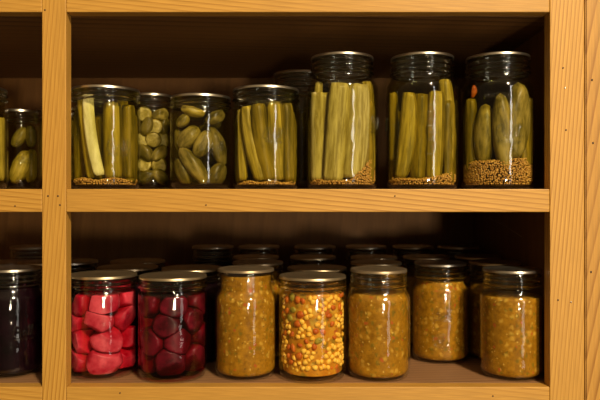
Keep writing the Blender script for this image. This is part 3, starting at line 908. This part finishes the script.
# corn relish
j = jar('wide', 312.5, 0.852, Lo, 'jar of corn relish with loose yellow kernels, in the middle of the lower row', mat=gold)
N = 'the corn jar'
def corn_relish(j):
    rr = random.Random(5)
    I = jar_inner(j.kind, 0.113, 0.0042, 0.009)
    V, Fc = lathe_data([(0, 0.009)] + I + [(I[-1][0] * 0.5, 0.1135), (0, 0.1135)], 64)
    fm = [0] * len(Fc)
    iv, ifc = ICO2
    placed = []
    def add(a, z, sx, sy, sz, mi, rot):
        R = rin(j.kind, z) - 0.0014 - sy - (0.002 if z < 0.019 else 0)
        E = Euler((rr.uniform(-.12, .12), rot, a + PI / 2)).to_matrix()
        k = len(V)
        c = Vector((R * math.cos(a), R * math.sin(a), z))
        for q in iv:
            tp = 1 - 0.28 * q.z     # kernels taper to a tip
            V.append(c + E @ Vector((q.x * sx * tp, q.y * sy, q.z * sz)))
        Fc.extend(tuple(k + i for i in f) for f in ifc); fm.extend([mi] * len(ifc))
    tries = 0
    while tries < 2400:
        tries += 1
        a = rr.uniform(0, 2 * PI); z = rr.uniform(0.0145, 0.110)
        mi = rr.choices((1, 2, 3), (0.86, 0.09, 0.05))[0]
        if mi == 1 and (mnoise.noise(Vector((math.cos(a) * 2.2, math.sin(a) * 2.2, z * 55))) > -0.02 + (0.070 - z) * 6): continue
        rad = rr.uniform(0.0027, 0.0037) if mi == 1 else rr.uniform(0.0035, 0.006)
        if any((abs(((a - b + PI) % (2 * PI)) - PI) * j.R) ** 2 + (z - zz) ** 2 < ((rad + r2) * 0.86) ** 2 for b, zz, r2 in placed): continue
        placed.append((a, z, rad))
        if mi == 1: add(a, z, rad * 0.95, rad * 0.8, rad * 1.15, 1, rr.uniform(-PI, PI))
        else: add(a, z, rad * 1.0, 0.0026, rad * rr.uniform(0.6, 0.9), mi, rr.uniform(-PI, PI))
    me = mesh_from('corn_relish', V, Fc, [cornmash_m, corn_m, pepper_m, greenbit_m], True, fm)
    return in_jar(j, 'corn_relish', me, Matrix.Identity(4), 'corn relish with yellow kernels and bits of red pepper in ' + N, 'relish', kind='stuff')
corn_relish(j)

relish_jar('pint', 378.5, 0.856, 'yellow relish jar with a half empty neck, just right of the corn jar', 'the jar right of the corn', relish_m, 0.110, tan_lid)
relish_jar('pint', 440, 0.945, 'yellow relish jar set back from the front edge, with a raised heart mark', 'the set back jar', relish_m, 0.115, silver, marks=[(HEART, 0.05, 0.032, 1.0), (SCRIPT, 0.1, 0.072, 0.7)])
relish_jar('pint', 511.5, 0.858, 'yellow relish jar with red flecks, rightmost in the lower front row', 'the rightmost front jar', relish_m, 0.106, silver)

# rows behind
def back(kind, px, y, label, mat, top, lid, dz=0):
    j = jar(kind, px, y, Lo, label, mat=lid)
    nm = 'jam' if mat is jam_m else 'relish'
    body_fill(j, nm, mat, top, 0.0004, ('dark preserve inside the ' if nm == 'jam' else 'relish inside the ') + label.split(',')[0].replace('jar with', 'lidded jar with'), nm, rough=0.0007)
TALL = dict(KINDS)
KINDS['tall pint'] = (0.0400, 0.1520, 0.0350, 0.1100, 0.1250, 3)
r2, r3, r4 = 0.958, 1.048, 1.140
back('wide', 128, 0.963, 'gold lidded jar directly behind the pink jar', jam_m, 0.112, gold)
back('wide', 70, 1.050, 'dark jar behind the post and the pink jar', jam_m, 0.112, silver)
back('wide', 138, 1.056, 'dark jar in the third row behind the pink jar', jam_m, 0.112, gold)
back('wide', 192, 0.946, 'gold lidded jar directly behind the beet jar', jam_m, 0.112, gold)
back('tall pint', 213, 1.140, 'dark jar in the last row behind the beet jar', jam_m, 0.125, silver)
back('pint', 258, 0.955, 'tan lidded relish jar directly behind the full yellow jar', relish_m, 0.130, tan_lid)
back('pint', 256, 1.046, 'relish jar in the third row behind the full yellow jar', relish_d, 0.110, gold)
back('tall pint', 259, 1.140, 'relish jar in the last row behind the full yellow jar', relish_d, 0.120, silver)
back('wide', 317, 0.950, 'gold lidded jar directly behind the corn jar', relish_d, 0.112, gold)
back('pint', 313, 1.045, 'jar in the third row behind the corn jar', relish_d, 0.110, gold)
back('tall pint', 315, 1.140, 'jar in the last row behind the corn jar', relish_d, 0.120, silver)
back('pint', 376, 0.950, 'jar in the second row right of the corn column', relish_m, 0.115, gold)
back('pint', 374, 1.042, 'jar in the third row right of the corn column', relish_d, 0.115, gold)
back('tall pint', 366, 1.140, 'jar in the last row right of the corn column', relish_d, 0.120, silver)
back('pint', 426, 1.045, 'jar directly behind the set back yellow jar', relish_d, 0.110, gold)
back('tall pint', 413, 1.140, 'jar in the last row behind the set back yellow jar', relish_d, 0.120, silver)
back('pint', 495, 0.955, 'jar directly behind the rightmost front jar', relish_d, 0.110, gold)
back('pint', 478, 1.050, 'jar third from the front in the rightmost column', relish_d, 0.110, gold)
back('tall pint', 458, 1.140, 'jar in the last row of the rightmost column', relish_d, 0.120, silver)

# left compartment, lower shelf
j = jar('pint', 12, 0.872, Lo, 'jar of nearly black jam left of the post in the lower left compartment', mat=silver, marks=[(SCRIPT, 0.35, 0.060, 0.75)])
body_fill(j, 'jam', jam_m, 0.116, 0.0004, 'nearly black berry jam in the jar left of the post', 'jam', rough=0.0004)
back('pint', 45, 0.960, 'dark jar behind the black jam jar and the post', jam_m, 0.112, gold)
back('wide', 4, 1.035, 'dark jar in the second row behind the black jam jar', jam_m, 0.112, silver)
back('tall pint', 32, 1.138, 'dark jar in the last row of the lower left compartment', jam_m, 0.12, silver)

# ================================================================== light and camera
def area(name, loc, target, sx, sy, power, col, shape='RECTANGLE'):
    l = bpy.data.lights.new(name, 'AREA'); l.shape = shape; l.size = sx; l.size_y = sy; l.energy = power; l.color = col
    o = bpy.data.objects.new(name, l); C.objects.link(o)
    o.location = loc
    o.rotation_euler = (Vector(target) - Vector(loc)).to_track_quat('-Z', 'Y').to_euler()
    return o
area('ceiling_lamp', (1.05, -1.50, 3.15), (0.0, 0.86, 1.25), 0.26, 0.26, 140, (1.0, 0.80, 0.52), 'DISK')
area('added_low_fill', (0.62, -1.75, 1.02), (0.0, 0.86, 1.3), 0.22, 0.22, 24, (1.0, 0.80, 0.52), 'DISK')  # added unseen fill light, brightens the lower rail, undersides and back wall
area('window_light_upper', (0.78, -0.35, 1.60), (0.0, 0.86, 1.40), 0.13, 0.50, 2.4, (1.0, 0.93, 0.82))
area('window_light_lower', (0.78, -0.35, 1.06), (0.0, 0.86, 1.25), 0.20, 0.44, 0.8, (1.0, 0.93, 0.82))  # window light split in two, this part dimmed for fainter lower jar highlights

# the rest of the room: a dim warm surround, brighter towards its lamplit ceiling
wd = bpy.data.worlds.new('room_glow'); bpy.context.scene.world = wd
wd.use_nodes = True
nt = wd.node_tree
bg = nt.nodes['Background']
tc = nd(nt, 'ShaderNodeTexCoord'); sp = nd(nt, 'ShaderNodeSeparateXYZ'); nt.links.new(tc.outputs['Generated'], sp.inputs[0])
mr = nd(nt, 'ShaderNodeMapRange', inp={'From Min': -0.5, 'From Max': 0.8}); nt.links.new(sp.outputs['Z'], mr.inputs[0])
rp = ramp(nt, [(0.0, (0.06, 0.036, 0.016)), (0.4, (0.13, 0.088, 0.045)), (1.0, (0.42, 0.29, 0.15))]); nt.links.new(mr.outputs[0], rp.inputs[0])
nt.links.new(rp.outputs[0], bg.inputs[0]); bg.inputs[1].default_value = 0.85

cam = bpy.data.cameras.new('camera'); co = bpy.data.objects.new('camera', cam); C.objects.link(co)
co.location = (0, 0, EYE); co.rotation_euler = (PI / 2, 0, 0)
cam.sensor_width = 36; cam.lens = 36 * F / 600
cam.clip_start = 0.01
cam.dof.use_dof = True; cam.dof.focus_distance = 0.84; cam.dof.aperture_fstop = 5.6
sc = bpy.context.scene
sc.camera = co
sc.view_settings.view_transform = 'Standard'
sc.view_settings.look = 'None'
sc.view_settings.exposure = -0.20
sc.view_settings.gamma = 1.0
sc.view_settings.use_curve_mapping = False
cy = sc.cycles
cy.use_denoising = True
cy.max_bounces = 10; cy.diffuse_bounces = 4; cy.glossy_bounces = 5; cy.transmission_bounces = 6; cy.transparent_max_bounces = 64; cy.volume_bounces = 0
cy.sample_clamp_indirect = 4.0
